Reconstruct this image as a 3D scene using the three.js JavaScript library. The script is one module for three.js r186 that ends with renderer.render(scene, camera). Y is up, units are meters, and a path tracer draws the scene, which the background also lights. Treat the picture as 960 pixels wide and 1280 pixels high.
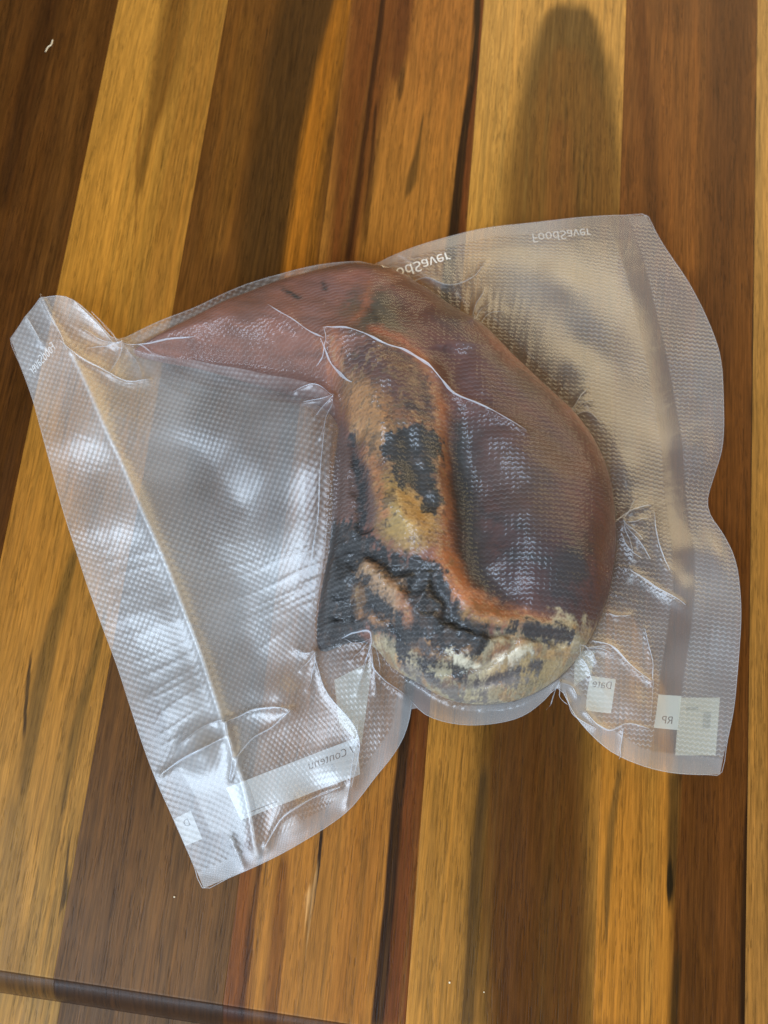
import * as THREE from 'three';
import { mergeGeometries } from 'three/addons/utils/BufferGeometryUtils.js';

/* ------------------------------------------------------------------ camera */
const W = 960, H = 1280, FOC = 1000, TILT = THREE.MathUtils.degToRad(13), DIST = 0.40;
const scene = new THREE.Scene();
const camera = new THREE.PerspectiveCamera(2 * Math.atan(H / 2 / FOC) * 180 / Math.PI, W / H, 0.02, 50);
const FWD = new THREE.Vector3(0, -Math.cos(TILT), -Math.sin(TILT)), UPV = new THREE.Vector3(0, Math.sin(TILT), -Math.cos(TILT));
const EYE = FWD.clone().multiplyScalar(-DIST);
camera.position.copy(EYE); camera.up.copy(UPV); camera.lookAt(0, 0, 0);
camera.focus = 0.35; camera.userData.fStop = 9;

/* ------------------------------------------------------------------- light */
const renderer = new THREE.WebGLRenderer({ antialias: true });
renderer.toneMapping = THREE.LinearToneMapping; renderer.toneMappingExposure = 1.0;
renderer.shadowMap.enabled = true;
scene.background = new THREE.Color(0.12, 0.12, 0.125);          // the dim room round the table
function windowLight(name, color, intensity, w, h, pos, aim) {
  const l = new THREE.RectAreaLight(color, intensity, w, h);
  l.name = name; l.position.set(...pos); l.lookAt(...aim); scene.add(l); return l;
}
windowLight('window_light', new THREE.Color(0.75, 0.93, 1.16), 11.5, 1.6, 1.1, [-0.72, 1.15, 0.95], [0, 0, 0]);
windowLight('side_window_light', new THREE.Color(1.0, 0.80, 0.49), 3.5, 2.3, 1.4, [1.0, 0.75, -1.1], [0, 0, 0]);

/* ------------------------------------------------------------------ helpers */
const clamp = (x, a = 0, b = 1) => Math.min(b, Math.max(a, x)), lerp = (a, b, t) => a + (b - a) * t;
const sstep = (a, b, x) => { const t = clamp((x - a) / (b - a)); return t * t * (3 - 2 * t); };
const hash = (x, y) => { let h = Math.imul(x, 374761393) + Math.imul(y, 668265263) | 0; h = Math.imul(h ^ (h >>> 13), 1274126177); return ((h ^ (h >>> 16)) >>> 0) / 4294967296; };
function noise(x, y) {
  const ix = Math.floor(x), iy = Math.floor(y), fx = x - ix, fy = y - iy, a = fx * fx * (3 - 2 * fx), b = fy * fy * (3 - 2 * fy);
  return lerp(lerp(hash(ix, iy), hash(ix + 1, iy), a), lerp(hash(ix, iy + 1), hash(ix + 1, iy + 1), a), b) * 2 - 1;
}
const fbm = (x, y, n = 4) => { let s = 0, a = 0.5; for (let i = 0; i < n; i++) { s += a * noise(x + i * 17.3, y - i * 9.1); x *= 2.03; y *= 2.03; a *= 0.5; } return s; };
const lin = (c) => { c /= 255; return c <= 0.04045 ? c / 12.92 : Math.pow((c + 0.055) / 1.055, 2.4); };
const srgb8 = (c) => { c = clamp(c); return Math.round(255 * (c <= 0.0031308 ? c * 12.92 : 1.055 * Math.pow(c, 1 / 2.4) - 0.055)); };
const C = (r, g, b, k = 1) => [lin(r) * k, lin(g) * k, lin(b) * k];
const wood = (c) => { const w = C(...c, K), mid = [0.16, 0.085, 0.026]; return w.map((v, i) => lerp(v, mid[i], 0.05)); };
/* the point of the photograph's ray (x, y) that lies h metres above the table */
function at(x, y, h = 0) {
  const d = new THREE.Vector3().copy(FWD).multiplyScalar(FOC).addScaledVector(UPV, H / 2 - y); d.x += x - W / 2;
  return d.multiplyScalar((h - EYE.y) / d.y).add(EYE);
}
const xz = (p) => [p.x, p.z];
function polyDist(poly, x, z, closed = true) {          // distance to a polygon or polyline; negative inside a polygon
  let best = 1e9, inside = false, bx = 0, bz = 0;
  const n = poly.length;
  for (let i = closed ? 0 : 1, j = closed ? n - 1 : 0; i < n; j = i++) {
    const ax = poly[j][0], az = poly[j][1], ex = poly[i][0] - ax, ez = poly[i][1] - az;
    const t = clamp(((x - ax) * ex + (z - az) * ez) / (ex * ex + ez * ez || 1e-12)), qx = ax + ex * t, qz = az + ez * t, d = (x - qx) ** 2 + (z - qz) ** 2;
    if (d < best) { best = d; bx = qx; bz = qz; }
    if (closed && (poly[i][1] > z) !== (az > z) && x < (ax - poly[i][0]) * (z - poly[i][1]) / (az - poly[i][1]) + poly[i][0]) inside = !inside;
  }
  polyDist.q = [bx, bz];
  return Math.sqrt(best) * (inside ? -1 : 1);
}
function smoothLoop(pts, per, closed = true) {          // Catmull-Rom through [x, z] points
  const c = new THREE.CatmullRomCurve3(pts.map((p) => new THREE.Vector3(p[0], p[2] ?? 0, p[1])), closed, 'centripetal');
  const out = c.getPoints(pts.length * per).map((p) => [p.x, p.z, p.y]);
  if (closed) out.pop();
  return out;
}
function kernel(list, sigma) {                          // smooth surface through [x, y, millimetres] controls
  const pts = list.map(([x, y, mm]) => { const p = at(x, y, mm / 1000); return [p.x, p.z, mm / 1000]; }), k = -0.5 / (sigma * sigma);
  return (x, z) => {
    let s = 1e-12, w = 0, near = 1e9;
    for (const p of pts) near = Math.min(near, (x - p[0]) ** 2 + (z - p[1]) ** 2);
    for (const p of pts) { const e = Math.exp(k * ((x - p[0]) ** 2 + (z - p[1]) ** 2 - near)); s += e; w += e * p[2]; }
    return w / s;
  };
}
class Field {                                           // numbers on a grid of x and z
  constructor(x0, z0, x1, z1, step) { Object.assign(this, { x0, z0, step, nx: Math.ceil((x1 - x0) / step) + 1, nz: Math.ceil((z1 - z0) / step) + 1 }); this.d = new Float32Array(this.nx * this.nz); }
  fill(f) { for (let j = 0, o = 0; j < this.nz; j++) for (let i = 0; i < this.nx; i++, o++) this.d[o] = f(this.x0 + i * this.step, this.z0 + j * this.step, o); return this; }
  get(x, z) {
    const u = clamp((x - this.x0) / this.step, 0, this.nx - 1.001), v = clamp((z - this.z0) / this.step, 0, this.nz - 1.001), i = Math.floor(u), j = Math.floor(v), a = u - i, b = v - j, o = j * this.nx + i, d = this.d;
    return (d[o] * (1 - a) + d[o + 1] * a) * (1 - b) + (d[o + this.nx] * (1 - a) + d[o + this.nx + 1] * a) * b;
  }
  blurred(r, passes = 2) {
    const f = Object.assign(Object.create(Field.prototype), this), k = Math.max(1, Math.round(r / this.step)); let a = this.d.slice(), b = new Float32Array(a.length);
    for (let p = 0; p < passes; p++) for (const [n, m, sn, sm] of [[this.nx, this.nz, 1, this.nx], [this.nz, this.nx, this.nx, 1]]) {
      for (let l = 0; l < m; l++) { let s = 0; const o = l * sm; for (let i = -k; i <= k; i++) s += a[o + clamp(i, 0, n - 1) * sn];
        for (let i = 0; i < n; i++) { b[o + i * sn] = s / (2 * k + 1); s += a[o + clamp(i + k + 1, 0, n - 1) * sn] - a[o + clamp(i - k, 0, n - 1) * sn]; } }
      [a, b] = [b, a];
    }
    f.d = a; return f;
  }
}
function dataTex(w, h, f, colour) {
  const d = new Uint8Array(w * h * 4);
  for (let j = 0, o = 0; j < h; j++) for (let i = 0; i < w; i++, o += 4) {
    const c = f((i + 0.5) / w, (j + 0.5) / h, i, j);
    for (let k = 0; k < 3; k++) d[o + k] = colour ? srgb8(c[k]) : Math.round(255 * clamp(c[k] ?? c[0] ?? c));
    d[o + 3] = 255;
  }
  const t = new THREE.DataTexture(d, w, h, THREE.RGBAFormat);
  t.magFilter = t.minFilter = THREE.LinearFilter; t.colorSpace = colour ? THREE.SRGBColorSpace : THREE.NoColorSpace; t.needsUpdate = true; return t;
}
function mesh(name, geometry, material, parent) { const m = new THREE.Mesh(geometry, material); m.name = name; m.castShadow = m.receiveShadow = true; parent.add(m); return m; }
function thing(name, label, category) { const g = new THREE.Group(); g.name = name; g.userData = { label, category }; scene.add(g); return g; }
function indexed(pos, uv, idx) {
  const g = new THREE.BufferGeometry();
  g.setAttribute('position', new THREE.Float32BufferAttribute(pos, 3)); g.setAttribute('uv', new THREE.Float32BufferAttribute(uv, 2)); g.setIndex(idx); g.computeVertexNormals(); return g;
}

/* -------------------------------------------------------------------- table */
const YAW = THREE.MathUtils.degToRad(5.9), SX = [Math.cos(YAW), Math.sin(YAW)], LX = [-Math.sin(YAW), Math.cos(YAW)];   // across and along the planks
const toSL = (p) => [p.x * SX[0] + p.z * SX[1], p.x * LX[0] + p.z * LX[1]], toXZ = (s, l) => [s * SX[0] + l * LX[0], s * SX[1] + l * LX[1]];
const table = thing('wooden_table', 'glossy table top of joined brown and honey coloured wooden planks under the sealed bag', 'table');
const LFAR = -0.62;
const borders = [[[148, 0], [70, 370]], [[285, 0], [68, 1215]], [[440, 0], [277, 1270]], [[605, 0], [507, 1280]], [[783, 0], [741, 1280]], [[947, 0], [931, 1280]]].map(([a, b]) => {
  const [s0, l0] = toSL(at(...a)), [s1, l1] = toSL(at(...b)), m = (s1 - s0) / (l1 - l0); return (l) => s0 + m * (l - l0);
});
{ const [a, z] = [borders[0], borders[5]]; borders.unshift((l) => a(l) - 0.160, (l) => a(l) - 0.078); borders.push((l) => z(l) + 0.074, (l) => z(l) + 0.155); }
const [eA, eB] = [toSL(at(0, 1210)), toSL(at(435, 1277))], edgeL = (s) => eA[1] + (eB[1] - eA[1]) / (eB[0] - eA[0]) * (s - eA[0]);
const LNEAR = 0.40;
/* bases: [picture row, colour]; streaks: { p: [[x, y, half width], ...] in picture places on the table, c, soft, a } */
const K = 0.72;
const PL = [
  { b: [[0, [150, 100, 40]]], s: [] },
  { b: [[0, [96, 58, 20]], [600, [88, 50, 14]]], s: [{ p: [[80, -60, 14], [40, 100, 14], [0, 260, 12]], c: [62, 33, 8], soft: 1.2, a: 0.7 }, { p: [[120, -40, 10], [80, 200, 14], [50, 370, 16]], c: [112, 70, 26], soft: 1.4, a: 0.6 }] },
  { b: [[0, [184, 130, 54]], [400, [178, 122, 46]], [700, [168, 112, 42]], [1250, [160, 115, 52]]], s: [
    { p: [[228, -30, 15], [212, 60, 16], [200, 120, 12], [186, 175, 7], [175, 240, 3]], c: [118, 76, 26], soft: 1.0, a: 0.85 }, { p: [[262, -30, 26], [240, 150, 26], [190, 400, 24]], c: [152, 100, 38], soft: 1.0, a: 0.55 },
    { p: [[180, 130, 1.5], [172, 220, 2], [168, 300, 1]], c: [120, 74, 26], soft: 1, a: 0.6 },
    { p: [[90, 690, 4], [68, 770, 8], [52, 830, 9], [40, 900, 9], [26, 1000, 5]], c: [112, 80, 34], soft: 1, a: 0.8 }, { p: [[36, 820, 1], [32, 860, 2.5], [28, 920, 2]], c: [50, 34, 14], soft: 0.8, a: 0.9 },
    { p: [[128, 760, 3], [108, 850, 6], [92, 920, 7], [76, 1010, 4]], c: [118, 84, 34], soft: 0.9, a: 0.75 }, { p: [[20, 1000, 14], [10, 1260, 16]], c: [128, 92, 40], soft: 1.2, a: 0.6 }, { p: [[82, 1050, 2], [77, 1120, 3], [72, 1140, 1]], c: [60, 42, 18], soft: 1, a: 0.8 }] },
  { b: [[0, [118, 74, 26]], [350, [110, 68, 24]], [850, [104, 66, 28]], [1280, [110, 74, 36]]], s: [
    { p: [[398, -40, 34], [372, 80, 44], [350, 200, 40], [330, 340, 30], [300, 480, 24]], c: [80, 52, 20], soft: 0.8, a: 0.9 }, { p: [[440, -30, 10], [412, 90, 15], [394, 170, 15], [380, 300, 18], [368, 380, 18]], c: [160, 100, 28], soft: 0.8, a: 0.95 },
    { p: [[312, 20, 10], [300, 140, 16], [270, 320, 14]], c: [134, 86, 30], soft: 1.2, a: 0.6 }, { p: [[270, 30, 10], [250, 200, 9], [222, 370, 8]], c: [90, 54, 18], soft: 1, a: 0.5 }, { p: [[240, 1000, 30], [200, 1250, 36]], c: [120, 82, 42], soft: 1.4, a: 0.45 }] },
  { b: [[0, [166, 106, 44]], [300, [170, 112, 44]], [700, [160, 100, 36]], [1280, [160, 106, 42]]], s: [
    { p: [[478, -30, 38], [462, 80, 30], [446, 180, 24], [432, 320, 18], [420, 420, 14]], c: [112, 62, 24], soft: 0.7, a: 0.9 }, { p: [[480, -20, 3], [462, 120, 4], [452, 200, 4], [438, 330, 6]], c: [52, 25, 8], soft: 0.9, a: 0.85 },
    { p: [[470, 130, 1.5], [466, 200, 3], [458, 300, 3]], c: [60, 30, 10], soft: 1, a: 0.8 }, { p: [[510, -20, 10], [500, 60, 12], [492, 100, 5]], c: [96, 50, 20], soft: 1, a: 0.8 },
    { p: [[504, 80, 3], [500, 110, 4], [498, 130, 1]], c: [92, 58, 24], soft: 1, a: 0.8 }, { p: [[532, 140, 1], [524, 195, 4], [516, 225, 7], [508, 250, 2]], c: [92, 62, 24], soft: 1.1, a: 0.85 },
    { p: [[599, -20, 3], [592, 100, 4], [582, 180, 4], [567, 300, 6], [545, 480, 6], [520, 760, 6], [503, 930, 6], [490, 1060, 6], [466, 1290, 6]], c: [30, 13, 5], soft: 0.8, a: 0.95 },
    { p: [[612, -20, 10], [602, 100, 11], [585, 290, 14], [548, 640, 15], [520, 920, 14], [506, 1060, 14], [487, 1290, 18]], c: [104, 54, 20], soft: 0.4, a: 0.95, under: 1 },
    { p: [[312, 1000, 18], [300, 1120, 18], [288, 1290, 20]], c: [118, 64, 22], soft: 0.9, a: 0.85 }, { p: [[330, 1060, 4], [318, 1140, 6], [300, 1280, 6]], c: [70, 38, 14], soft: 1, a: 0.7 }, { p: [[356, 1070, 6], [348, 1150, 8], [335, 1290, 8]], c: [104, 58, 18], soft: 1, a: 0.7 },
    { p: [[398, 1030, 2.2], [394, 1080, 2], [388, 1130, 1]], c: [24, 12, 6], soft: 0.7, a: 0.95 }, { p: [[392, 1085, 1], [384, 1120, 4], [380, 1160, 2], [376, 1190, 1]], c: [200, 150, 92], soft: 1, a: 0.7 }, { p: [[460, 1000, 20], [430, 1280, 24]], c: [148, 92, 32], soft: 1.2, a: 0.6 }] },
  { b: [[0, [194, 142, 70]], [300, [184, 132, 58]], [900, [172, 116, 46]], [1280, [176, 122, 52]]], s: [
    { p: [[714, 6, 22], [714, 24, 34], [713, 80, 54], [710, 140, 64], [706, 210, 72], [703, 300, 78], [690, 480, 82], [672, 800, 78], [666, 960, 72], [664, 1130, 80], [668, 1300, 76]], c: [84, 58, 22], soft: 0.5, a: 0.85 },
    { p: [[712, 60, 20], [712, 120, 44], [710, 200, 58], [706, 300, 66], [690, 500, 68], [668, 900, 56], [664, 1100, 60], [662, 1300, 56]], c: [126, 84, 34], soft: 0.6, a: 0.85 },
    { p: [[668, 840, 44], [666, 950, 56], [668, 1120, 60], [672, 1300, 56]], c: [92, 54, 17], soft: 0.4, a: 0.95 }, { p: [[700, 150, 10], [700, 300, 18]], c: [120, 72, 30], soft: 1.2, a: 0.5 }, { p: [[546, 960, 6], [540, 1080, 6], [530, 1250, 5]], c: [140, 96, 40], soft: 1.2, a: 0.6 }, { p: [[604, 960, 5], [592, 1100, 8], [580, 1290, 8]], c: [78, 56, 28], soft: 1, a: 0.8 }] },
  { b: [[0, [124, 76, 32]], [400, [118, 70, 26]], [700, [108, 62, 20]], [1280, [98, 58, 20]]], s: [
    { p: [[800, -30, 6], [806, 100, 7], [816, 200, 8], [820, 320, 10]], c: [96, 54, 20], soft: 1, a: 0.7 }, { p: [[920, -30, 28], [908, 120, 26], [893, 300, 22], [890, 500, 20]], c: [96, 57, 24], soft: 0.6, a: 0.75 }, { p: [[850, 40, 24], [860, 200, 26], [860, 340, 20]], c: [142, 88, 36], soft: 1.2, a: 0.5 },
    { p: [[768, 760, 20], [784, 860, 46], [792, 980, 55], [788, 1100, 50], [786, 1290, 50]], c: [172, 114, 42], soft: 0.22, a: 0.95 }, { p: [[774, 960, 3], [764, 1030, 5], [758, 1110, 5], [756, 1180, 2]], c: [112, 78, 34], soft: 1, a: 0.85 }, { p: [[812, 900, 6], [806, 1280, 6]], c: [184, 126, 50], soft: 1.2, a: 0.5 },
    { p: [[842, 960, 8], [838, 1060, 6], [836, 1130, 3]], c: [70, 50, 22], soft: 1, a: 0.8 }, { p: [[836, 1070, 2], [835, 1105, 4], [834, 1130, 1]], c: [34, 26, 10], soft: 0.7, a: 0.95 }, { p: [[846, 1190, 6], [840, 1290, 6]], c: [64, 44, 18], soft: 1, a: 0.8 },
    { p: [[944, 120, 1], [943, 300, 2], [940, 500, 2], [938, 930, 4], [934, 1060, 4], [930, 1290, 5]], c: [40, 22, 8], soft: 0.9, a: 0.9 }, { p: [[906, 980, 14], [902, 1280, 14]], c: [112, 66, 24], soft: 1.2, a: 0.6 }] },
  { b: [[0, [186, 138, 72]], [700, [170, 118, 52]], [1280, [162, 112, 52]]], s: [{ p: [[975, 200, 6], [960, 1200, 6]], c: [120, 80, 34], soft: 1.2, a: 0.5 }] },
  { b: [[0, [120, 74, 28]]], s: [] },
];
const rowToL = (x, y) => toSL(at(x, y))[1];
function plankMaterial(k, sAt, wAt) {
  const TW = k % 8 ? 320 : 96, TH = k % 8 ? 2048 : 768, p = PL[k], base = p.b.map(([y, c]) => [rowToL(480, y), wood(c)]);
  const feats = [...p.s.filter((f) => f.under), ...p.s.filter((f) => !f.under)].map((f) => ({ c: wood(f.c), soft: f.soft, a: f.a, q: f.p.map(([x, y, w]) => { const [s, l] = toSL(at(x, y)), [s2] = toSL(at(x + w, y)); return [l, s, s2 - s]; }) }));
  const bump = new Float32Array(TW * TH);
  const rows = [];
  for (let j = 0; j < TH; j++) {
    const l = lerp(LFAR, LNEAR, (j + 0.5) / TH); let bc = base[base.length - 1][1];
    for (let i = 0; i < base.length; i++) if (l < base[i][0]) { bc = i ? base[i - 1][1].map((c, m) => lerp(c, base[i][1][m], sstep(base[i - 1][0], base[i][0], l))) : base[0][1]; break; }
    const on = [];
    for (const f of feats) { const q = f.q; if (l < q[0][0] - 0.006 || l > q[q.length - 1][0] + 0.006) continue; let i = 1; while (i < q.length - 1 && l > q[i][0]) i++;
      const t = clamp((l - q[i - 1][0]) / (q[i][0] - q[i - 1][0])), e = sstep(q[0][0] - 0.006, q[0][0] + 0.006, l) * (1 - sstep(q[q.length - 1][0] - 0.006, q[q.length - 1][0] + 0.006, l));
      on.push([f, lerp(q[i - 1][1], q[i][1], t), Math.max(0.0004, lerp(q[i - 1][2], q[i][2], t)), e]); }
    rows.push([l, bc, on, sAt(l), wAt(l)]);
  }
  const seed = k * 31.7;
  const map = dataTex(TW, TH, (u, v, i, j) => {
    const [l, bc, on, s0, w0] = rows[j], s = s0 + w0 * u, r = 1;
    const ws = s + 0.0012 * fbm(s * 90 + seed, l * 14, 3) + 0.0035 * fbm(s * 14 + seed, l * 5 + seed, 2);
    const fibre = fbm(ws * 2600 + seed, l * 42, 3), band = fbm(ws * 420 + seed, l * 5, 3), broad = fbm(ws * 70 + seed, l * 3.2 - seed, 3), fine = noise(s * 5200, l * 420);
    let c0 = bc[0], c1 = bc[1], c2 = bc[2];
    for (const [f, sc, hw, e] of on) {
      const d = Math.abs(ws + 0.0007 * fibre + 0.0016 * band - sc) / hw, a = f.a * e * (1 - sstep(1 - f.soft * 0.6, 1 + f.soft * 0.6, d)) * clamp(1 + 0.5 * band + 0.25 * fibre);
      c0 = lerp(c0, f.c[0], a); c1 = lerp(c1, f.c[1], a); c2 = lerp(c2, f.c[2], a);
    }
    const pore = sstep(0.30, 0.62, noise(s * 4200 + 7 * seed, l * 210 + 3 * band)) * sstep(-0.3, 0.5, noise(s * 500, l * 30 + seed) + 0.25);
    const m = clamp((1 + 0.34 * fibre + 0.24 * band + 0.18 * broad + 0.22 * noise(ws * 1100 + seed, l * 55) * noise(s * 60, l * 8 + seed) + 0.26 * fbm(ws * 1300, l * 110 + seed, 2) + 0.06 * fine) * (1 - 0.30 * pore), 0.25, 1.6);
    bump[j * TW + i] = 0.6 + 0.25 * fibre - 0.5 * pore;
    return [1.10 * (c0 * m) ** 1.16, 1.18 * (c1 * m * (1 - 0.05 * band)) ** 1.15, 1.4 * (c2 * m * (0.9 - 0.12 * band)) ** 1.12];
  }, true);
  const bm = dataTex(TW, TH, (u, v, i, j) => bump[j * TW + i], false);
  const rough = dataTex(128, 512, (u, v) => 0.40 + 0.12 * fbm(u * 7 + seed, v * 30, 4) + 0.05 * noise(u * 60, v * 40), false);
  return new THREE.MeshPhysicalMaterial({ map, bumpMap: bm, bumpScale: 0.00012, roughnessMap: rough, roughness: 1, specularIntensity: 0.17 });
}
const profile = [[0.0005, 0], [0.0009, -0.00012], [0.0014, -0.0005], [0.0020, -0.0010], [0.0035, -0.0016], [0.006, -0.0029], [0.009, -0.0051], [0.0115, -0.0078], [0.0135, -0.0108], [0.0145, -0.0135], [0.0149, -0.0152], [0.0156, -0.0156], [0.050, -0.0157], [0.0525, -0.0163], [0.0545, -0.0185], [0.055, -0.021], [0.055, -0.036]];
const PMAT = [];
borders.slice(0, -1).forEach((b0, k) => {
  const b1 = borders[k + 1], m = plankMaterial(k, (l) => b0(l), (l) => b1(l) - b0(l));
  const ls = []; for (let i = 0; i <= 40; i++) ls.push([lerp(LFAR, 0, i / 40), 0, 1]);       // third entry: share of the way from LFAR to the rounded edge
  const cols = [[0, -0.00045], [0.0006, -0.00008], [0.0014, 0], [0.5, 0, 1], [-0.0014, 0], [-0.0006, -0.00008], [0, -0.00045, 2]];
  const pos = [], uv = [], idx = [], n = 9;
  const put = (u, frac, dl, y, dip) => {
    let l = frac < 1 ? 0 : 0, s = 0;
    for (let it = 0; it < 4; it++) { s = lerp(b0(l), b1(l), u); l = frac === null ? edgeL(s) + dl : lerp(LFAR, edgeL(s), frac); }
    const [x, z] = toXZ(s, l); pos.push(x, y + dip, z); uv.push(u, (l - LFAR) / (LNEAR - LFAR));
  };
  const wid = Math.abs(b1(0) - b0(0)), us = [0.00002 / wid, 0.0003 / wid, 0.0008 / wid, 0.25, 0.5, 0.75, 1 - 0.0008 / wid, 1 - 0.0003 / wid, 1 - 0.00002 / wid], dips = [-0.0001, -0.00003, 0, 0, 0, 0, 0, -0.00003, -0.0001];
  const rows = [];
  rows.push([0, 0, -0.036]);
  for (let i = 0; i <= 40; i++) rows.push([i / 40, 0, 0]);
  for (const [dl, y] of profile) rows.push([null, dl, y]);
  rows.push([0, 0, -0.036]);
  for (const [f, dl, y] of rows) us.forEach((u, i) => put(u, f, dl, y, y > -0.03 ? dips[i] : 0));
  const rim = [];
  for (let j = 0; j + 1 < rows.length; j++) for (let i = 0; i + 1 < n; i++) { const a = j * n + i; (j >= 43 && j <= 52 ? rim : idx).push(a, a + n, a + 1, a + 1, a + n, a + n + 1); }
  const plank = mesh('plank', indexed(pos, uv, idx), m, table), em = m.clone(); em.color.setRGB(0.30, 0.25, 0.2); em.specularIntensity = 0.9; em.roughnessMap = null; em.roughness = 0.34;
  const r0 = 43 * n; mesh('rounded_edge', indexed(pos.slice(r0 * 3, 54 * n * 3), uv.slice(r0 * 2, 54 * n * 2), rim.map((v) => v - r0)), em, plank);
});

/* --------------------------------------------------------------- cured meat */
const BASE = 0.0016;
const outPx = [[157, 428], [172, 417], [200, 403], [240, 387], [300, 361], [350, 345], [400, 334], [450, 329], [495, 338], [530, 358], [570, 386], [610, 419], [645, 455], [685, 492], [720, 524], [748, 566], [765, 615], [772, 665], [769, 715], [757, 762], [740, 800], [718, 834], [690, 858], [650, 876], [600, 881], [560, 873], [522, 852], [492, 834], [466, 806], [440, 800], [398, 812], [393, 780], [400, 730], [408, 690], [413, 640], [415, 590], [420, 545], [421, 522], [404, 500], [376, 487], [340, 476], [300, 464], [240, 447], [190, 438]];
const meatOutline = smoothLoop(outPx.map(([x, y]) => xz(at(x, y, 0.016))), 4);
const meatK = kernel([
  [165, 427, 16], [210, 425, 24], [250, 420, 29], [300, 410, 34], [350, 410, 39], [390, 400, 43], [390, 450, 40], [300, 380, 28], [370, 360, 32], [430, 350, 36], [330, 450, 30], [250, 440, 22],
  [410, 430, 55], [440, 430, 60], [470, 470, 62], [500, 530, 62], [515, 600, 62], [525, 660, 62], [480, 620, 60], [455, 560, 57], [450, 500, 60],
  [430, 590, 42], [435, 650, 44], [445, 700, 46], [420, 720, 38], [405, 780, 28], [420, 800, 22], [425, 540, 46],
  [490, 720, 55], [540, 730, 57], [480, 770, 46], [530, 790, 50], [570, 780, 55], [600, 775, 56], [520, 830, 38], [570, 835, 42], [620, 840, 42], [680, 825, 38], [600, 870, 22], [670, 860, 20],
  [575, 560, 46], [585, 620, 41], [592, 680, 41], [612, 735, 46], [560, 490, 54], [548, 640, 60], [560, 720, 58],
  [640, 560, 60], [660, 640, 60], [700, 690, 60], [650, 720, 60], [690, 620, 60], [620, 520, 60], [720, 620, 54], [715, 745, 54], [750, 660, 46], [660, 765, 57], [700, 770, 50],
  [520, 380, 46], [560, 430, 52], [600, 450, 52], [640, 490, 50], [500, 420, 54], [460, 380, 47], [700, 550, 50], [520, 360, 38], [480, 350, 38]], 0.011);
let mx0 = 1e9, mx1 = -1e9, mz0 = 1e9, mz1 = -1e9;
for (const [x, z] of meatOutline) { mx0 = Math.min(mx0, x); mx1 = Math.max(mx1, x); mz0 = Math.min(mz0, z); mz1 = Math.max(mz1, z); }
const MS = 0.0008, meatD = new Field(mx0 - 0.02, mz0 - 0.02, mx1 + 0.02, mz1 + 0.02, 0.0016).fill((x, z) => -polyDist(meatOutline, x, z));
const pxPoly = (pts, h) => smoothLoop(pts.map(([x, y]) => xz(at(x, y, h))), 4);
const barkPoly = pxPoly([[410, 662], [450, 655], [478, 688], [520, 696], [552, 706], [562, 742], [590, 768], [612, 800], [575, 826], [520, 812], [486, 792], [450, 788], [398, 806], [396, 760]], 0.045);
const cuts = [   // grooves (-) and swellings (+): picture places, millimetres, half width in millimetres
  [[[445, 542], [448, 590], [458, 658]], -6, 3], [[[508, 548], [518, 595], [530, 628]], -4.5, 6], [[[566, 450], [572, 560], [580, 650], [594, 705], [626, 745]], -4.5, 9], [[[404, 692], [440, 682], [480, 702], [540, 716]], -3, 2.2],
  [[[420, 742], [470, 752], [502, 790]], -4, 2.4], [[[560, 772], [600, 790], [650, 792], [712, 800]], -5, 2.4], [[[500, 812], [540, 836], [600, 832], [640, 806]], -4, 2], [[[520, 856], [570, 860], [640, 845]], -2.5, 2], [[[440, 700], [448, 760], [440, 800]], -4, 2.5], [[[540, 730], [560, 760], [545, 790]], -3.5, 2.2], [[[480, 770], [510, 800]], -3, 2],
  [[[545, 470], [551, 560], [554, 650], [560, 716], [582, 752]], 2.2, 5], [[[458, 712], [500, 746]], 3.5, 3.5], [[[590, 768], [640, 780], [715, 790]], 3.5, 3], [[[486, 630], [522, 672]], 4, 6], [[[455, 480], [472, 535]], 3, 6], [[[425, 560], [428, 640]], 3, 4], [[[410, 700], [412, 770]], 3, 5], [[[470, 445], [490, 470]], 2.5, 6], [[[420, 424], [436, 460]], 2.5, 4], [[[640, 560], [700, 600]], 1.5, 10],
].map(([p, mm, w]) => { const q = p.map(([x, y]) => { let h = 0.045; for (let i = 0; i < 4; i++) { const v = at(x, y, h); h = 0.5 * h + 0.5 * meatK(v.x, v.z); } return xz(at(x, y, h)); }); return { q: smoothLoop(q, 4, false), h: mm / 1000, w: w / 1000, cx: q.reduce((a, v) => a + v[0], 0) / q.length, cz: q.reduce((a, v) => a + v[1], 0) / q.length }; });
const meatH = new Field(mx0 - 0.02, mz0 - 0.02, mx1 + 0.02, mz1 + 0.02, MS).fill((x, z) => {
  const d = meatD.get(x, z); if (d <= 0) return 0;
  const R = 0.026, e = Math.sqrt(Math.max(0, 1 - (1 - Math.min(1, d / R)) ** 2));
  let h = meatK(x, z) * lerp(e, Math.min(1, d / 0.006), 0.08);
  const b = sstep(0.004, -0.006, polyDist(barkPoly, x, z)), in_ = sstep(0, 0.01, d);
  h += in_ * (0.0016 * fbm(x * 45, z * 45, 3) + 0.0006 * fbm(x * 160 + 9, z * 160, 2));
  for (const c of cuts) if (Math.hypot(x - c.cx, z - c.cz) < 0.07) { const q = polyDist(c.q, x + 0.0012 * noise(x * 200, z * 200), z + 0.0012 * noise(x * 200 + 7, z * 200), false) / c.w; if (q < 3) h += in_ * c.h * Math.exp(-q * q); }
  if (b > 0) { const n = 1 - Math.abs(noise(x * 95 + z * 40, z * 130 + 4)) * 1.4; h += in_ * b * (0.0042 * (n - 0.4) + 0.0028 * fbm(x * 260, z * 330, 3)); }
  return Math.max(0, h);
});
const meatAt = (x, z) => meatH.get(x, z);
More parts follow.
